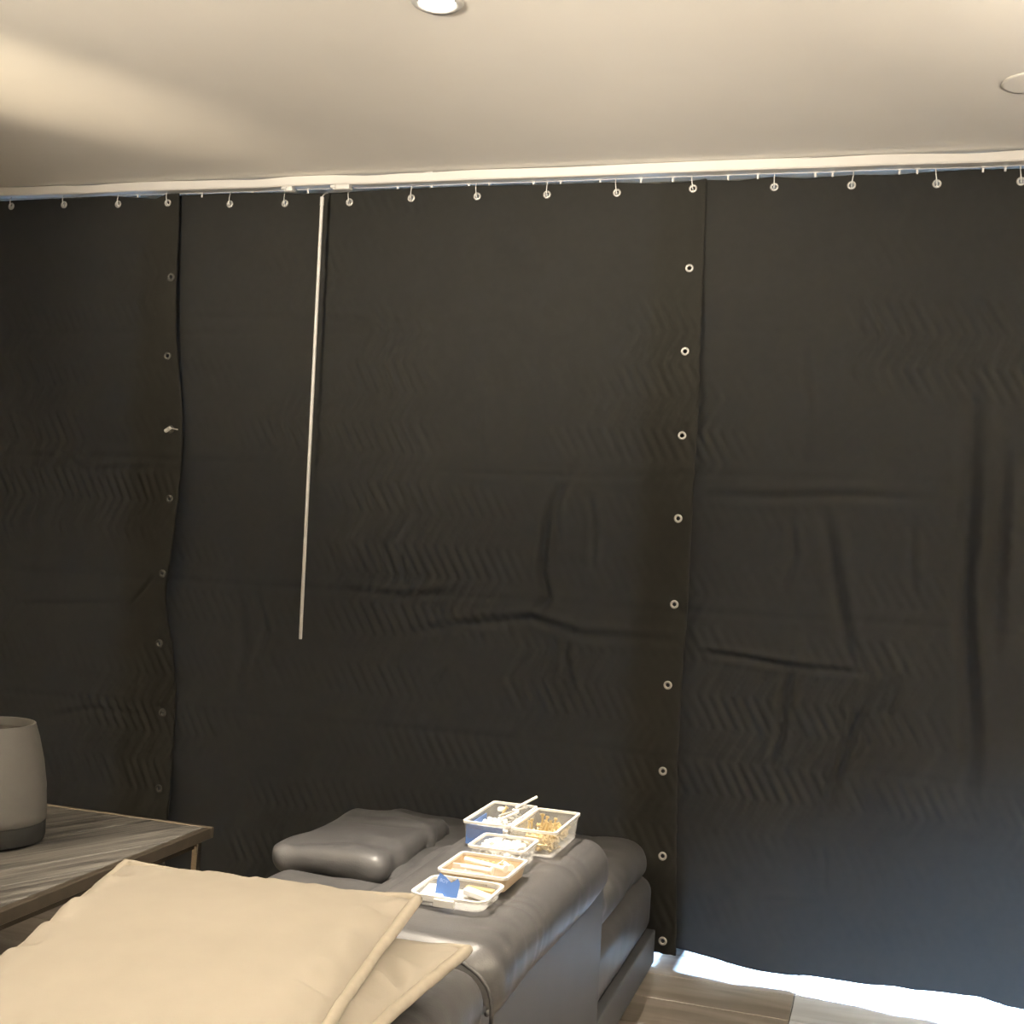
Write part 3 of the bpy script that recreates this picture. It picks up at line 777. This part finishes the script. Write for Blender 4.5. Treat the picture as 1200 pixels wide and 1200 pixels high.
# its contents
def rod(name, a, b_, r, m, label, cat, head=None):
    bm = bmesh.new(); a, b_ = Vector(a), Vector(b_); tube(bm, [a, b_], r, 8)
    if head: tube(bm, [b_, b_ + (b_ - a).normalized() * .004], head, 10)
    tag(obj(name, bm, M[m], None, True, 40), label, cat)
for k in range(6):
    rod('brass_screw', (-.795 + .012 * k + .02, 2.425, ZB + .020), (-.795 + .012 * k + .02, 2.395, ZB + .024), .0022, 'brass', 'brass screw in the row along the tan case', 'screw', .0042)
    bpy.context.scene.collection.objects[-1]['group'] = 'screws in the tan case'
rod('white_bolt', (-.80, 2.385, ZB + .030), (-.705, 2.35, ZB + .031), .0046, 'wchip', 'long white bolt laid across the tan case', 'bolt', .008)
rod('white_bolt', (-.79, 2.335, ZB + .029), (-.725, 2.325, ZB + .030), .0050, 'wchip', 'thick white bolt beside the long one in the tan case', 'bolt', .008)
rod('white_bolt', (-.72, 2.40, ZB + .028), (-.695, 2.36, ZB + .032), .0040, 'wchip', 'short white bolt at the edge of the tan case', 'bolt', .007)
rod('tan_dowel', (-.80, 2.305, ZB + .026), (-.73, 2.300, ZB + .026), .0045, 'tan', 'tan dowel in the front tray of the case', 'dowel')
# paper strip, white packet, blue card in the lid
def slab(name, c, s, rot, m, label, cat, bev=.0008):
    o = obj(name, boxm(-s[0] / 2, s[0] / 2, -s[1] / 2, s[1] / 2, 0, s[2], bev=bev), M[m]); o.location = c; o.rotation_euler = rot; return tag(o, label, cat)
slab('white_packet', (-.793, 2.196, ZB + .004), (.046, .075, .014), (0, 0, .1), 'wchip', 'flat white packet in the clear lid beside the blue card', 'packet', .003)
slab('white_packet', (-.716, 2.222, ZB + .005), (.060, .020, .013), (0, R(6), -.25), 'wchip', 'narrow white packet in the clear lid behind the blue card', 'packet', .003)
slab('brass_strip', (-.722, 2.252, ZB + .006), (.058, .014, .010), (0, 0, -.1), 'brass', 'short brass strip in the clear lid', 'strip', .001)
# blue card with two ears, standing and leaning back
out = [(-.023, 0), (.017, -.002), (.021, .012), (.023, .034), (.018, .043), (.013, .038), (.006, .034), (-.004, .043), (-.017, .050), (-.021, .040)]
bm = bmesh.new()
f = [bm.verts.new((x, -.0006, z)) for x, z in out]; g = [bm.verts.new((x, .0006, z)) for x, z in out]
bm.faces.new(f); bm.faces.new(g[::-1])
for i in range(len(out)): bm.faces.new((f[i], g[i], g[(i + 1) % len(out)], f[(i + 1) % len(out)]))
card = obj('blue_card', bm, M['blue']); card.location = (-.762, 2.172, ZB + .006); card.rotation_euler = (R(-18), 0, R(8))
tag(card, 'blue card with two pointed ears standing in the clear lid', 'card')
cu = bpy.data.curves.new('lettering', 'FONT'); cu.body = 'BOY'; cu.size = .0085; cu.align_x = 'CENTER'; cu.extrude = .0001
to = bpy.data.objects.new('lettering', cu); C.objects.link(to)
dg = bpy.context.evaluated_depsgraph_get(); me = bpy.data.meshes.new_from_object(to.evaluated_get(dg)); bpy.data.objects.remove(to)
finish(me, M['paleblue'], False)
o = link('lettering', me, card); o.rotation_euler = (R(90), R(14), 0); o.location = (-.0085, -.0010, .033)
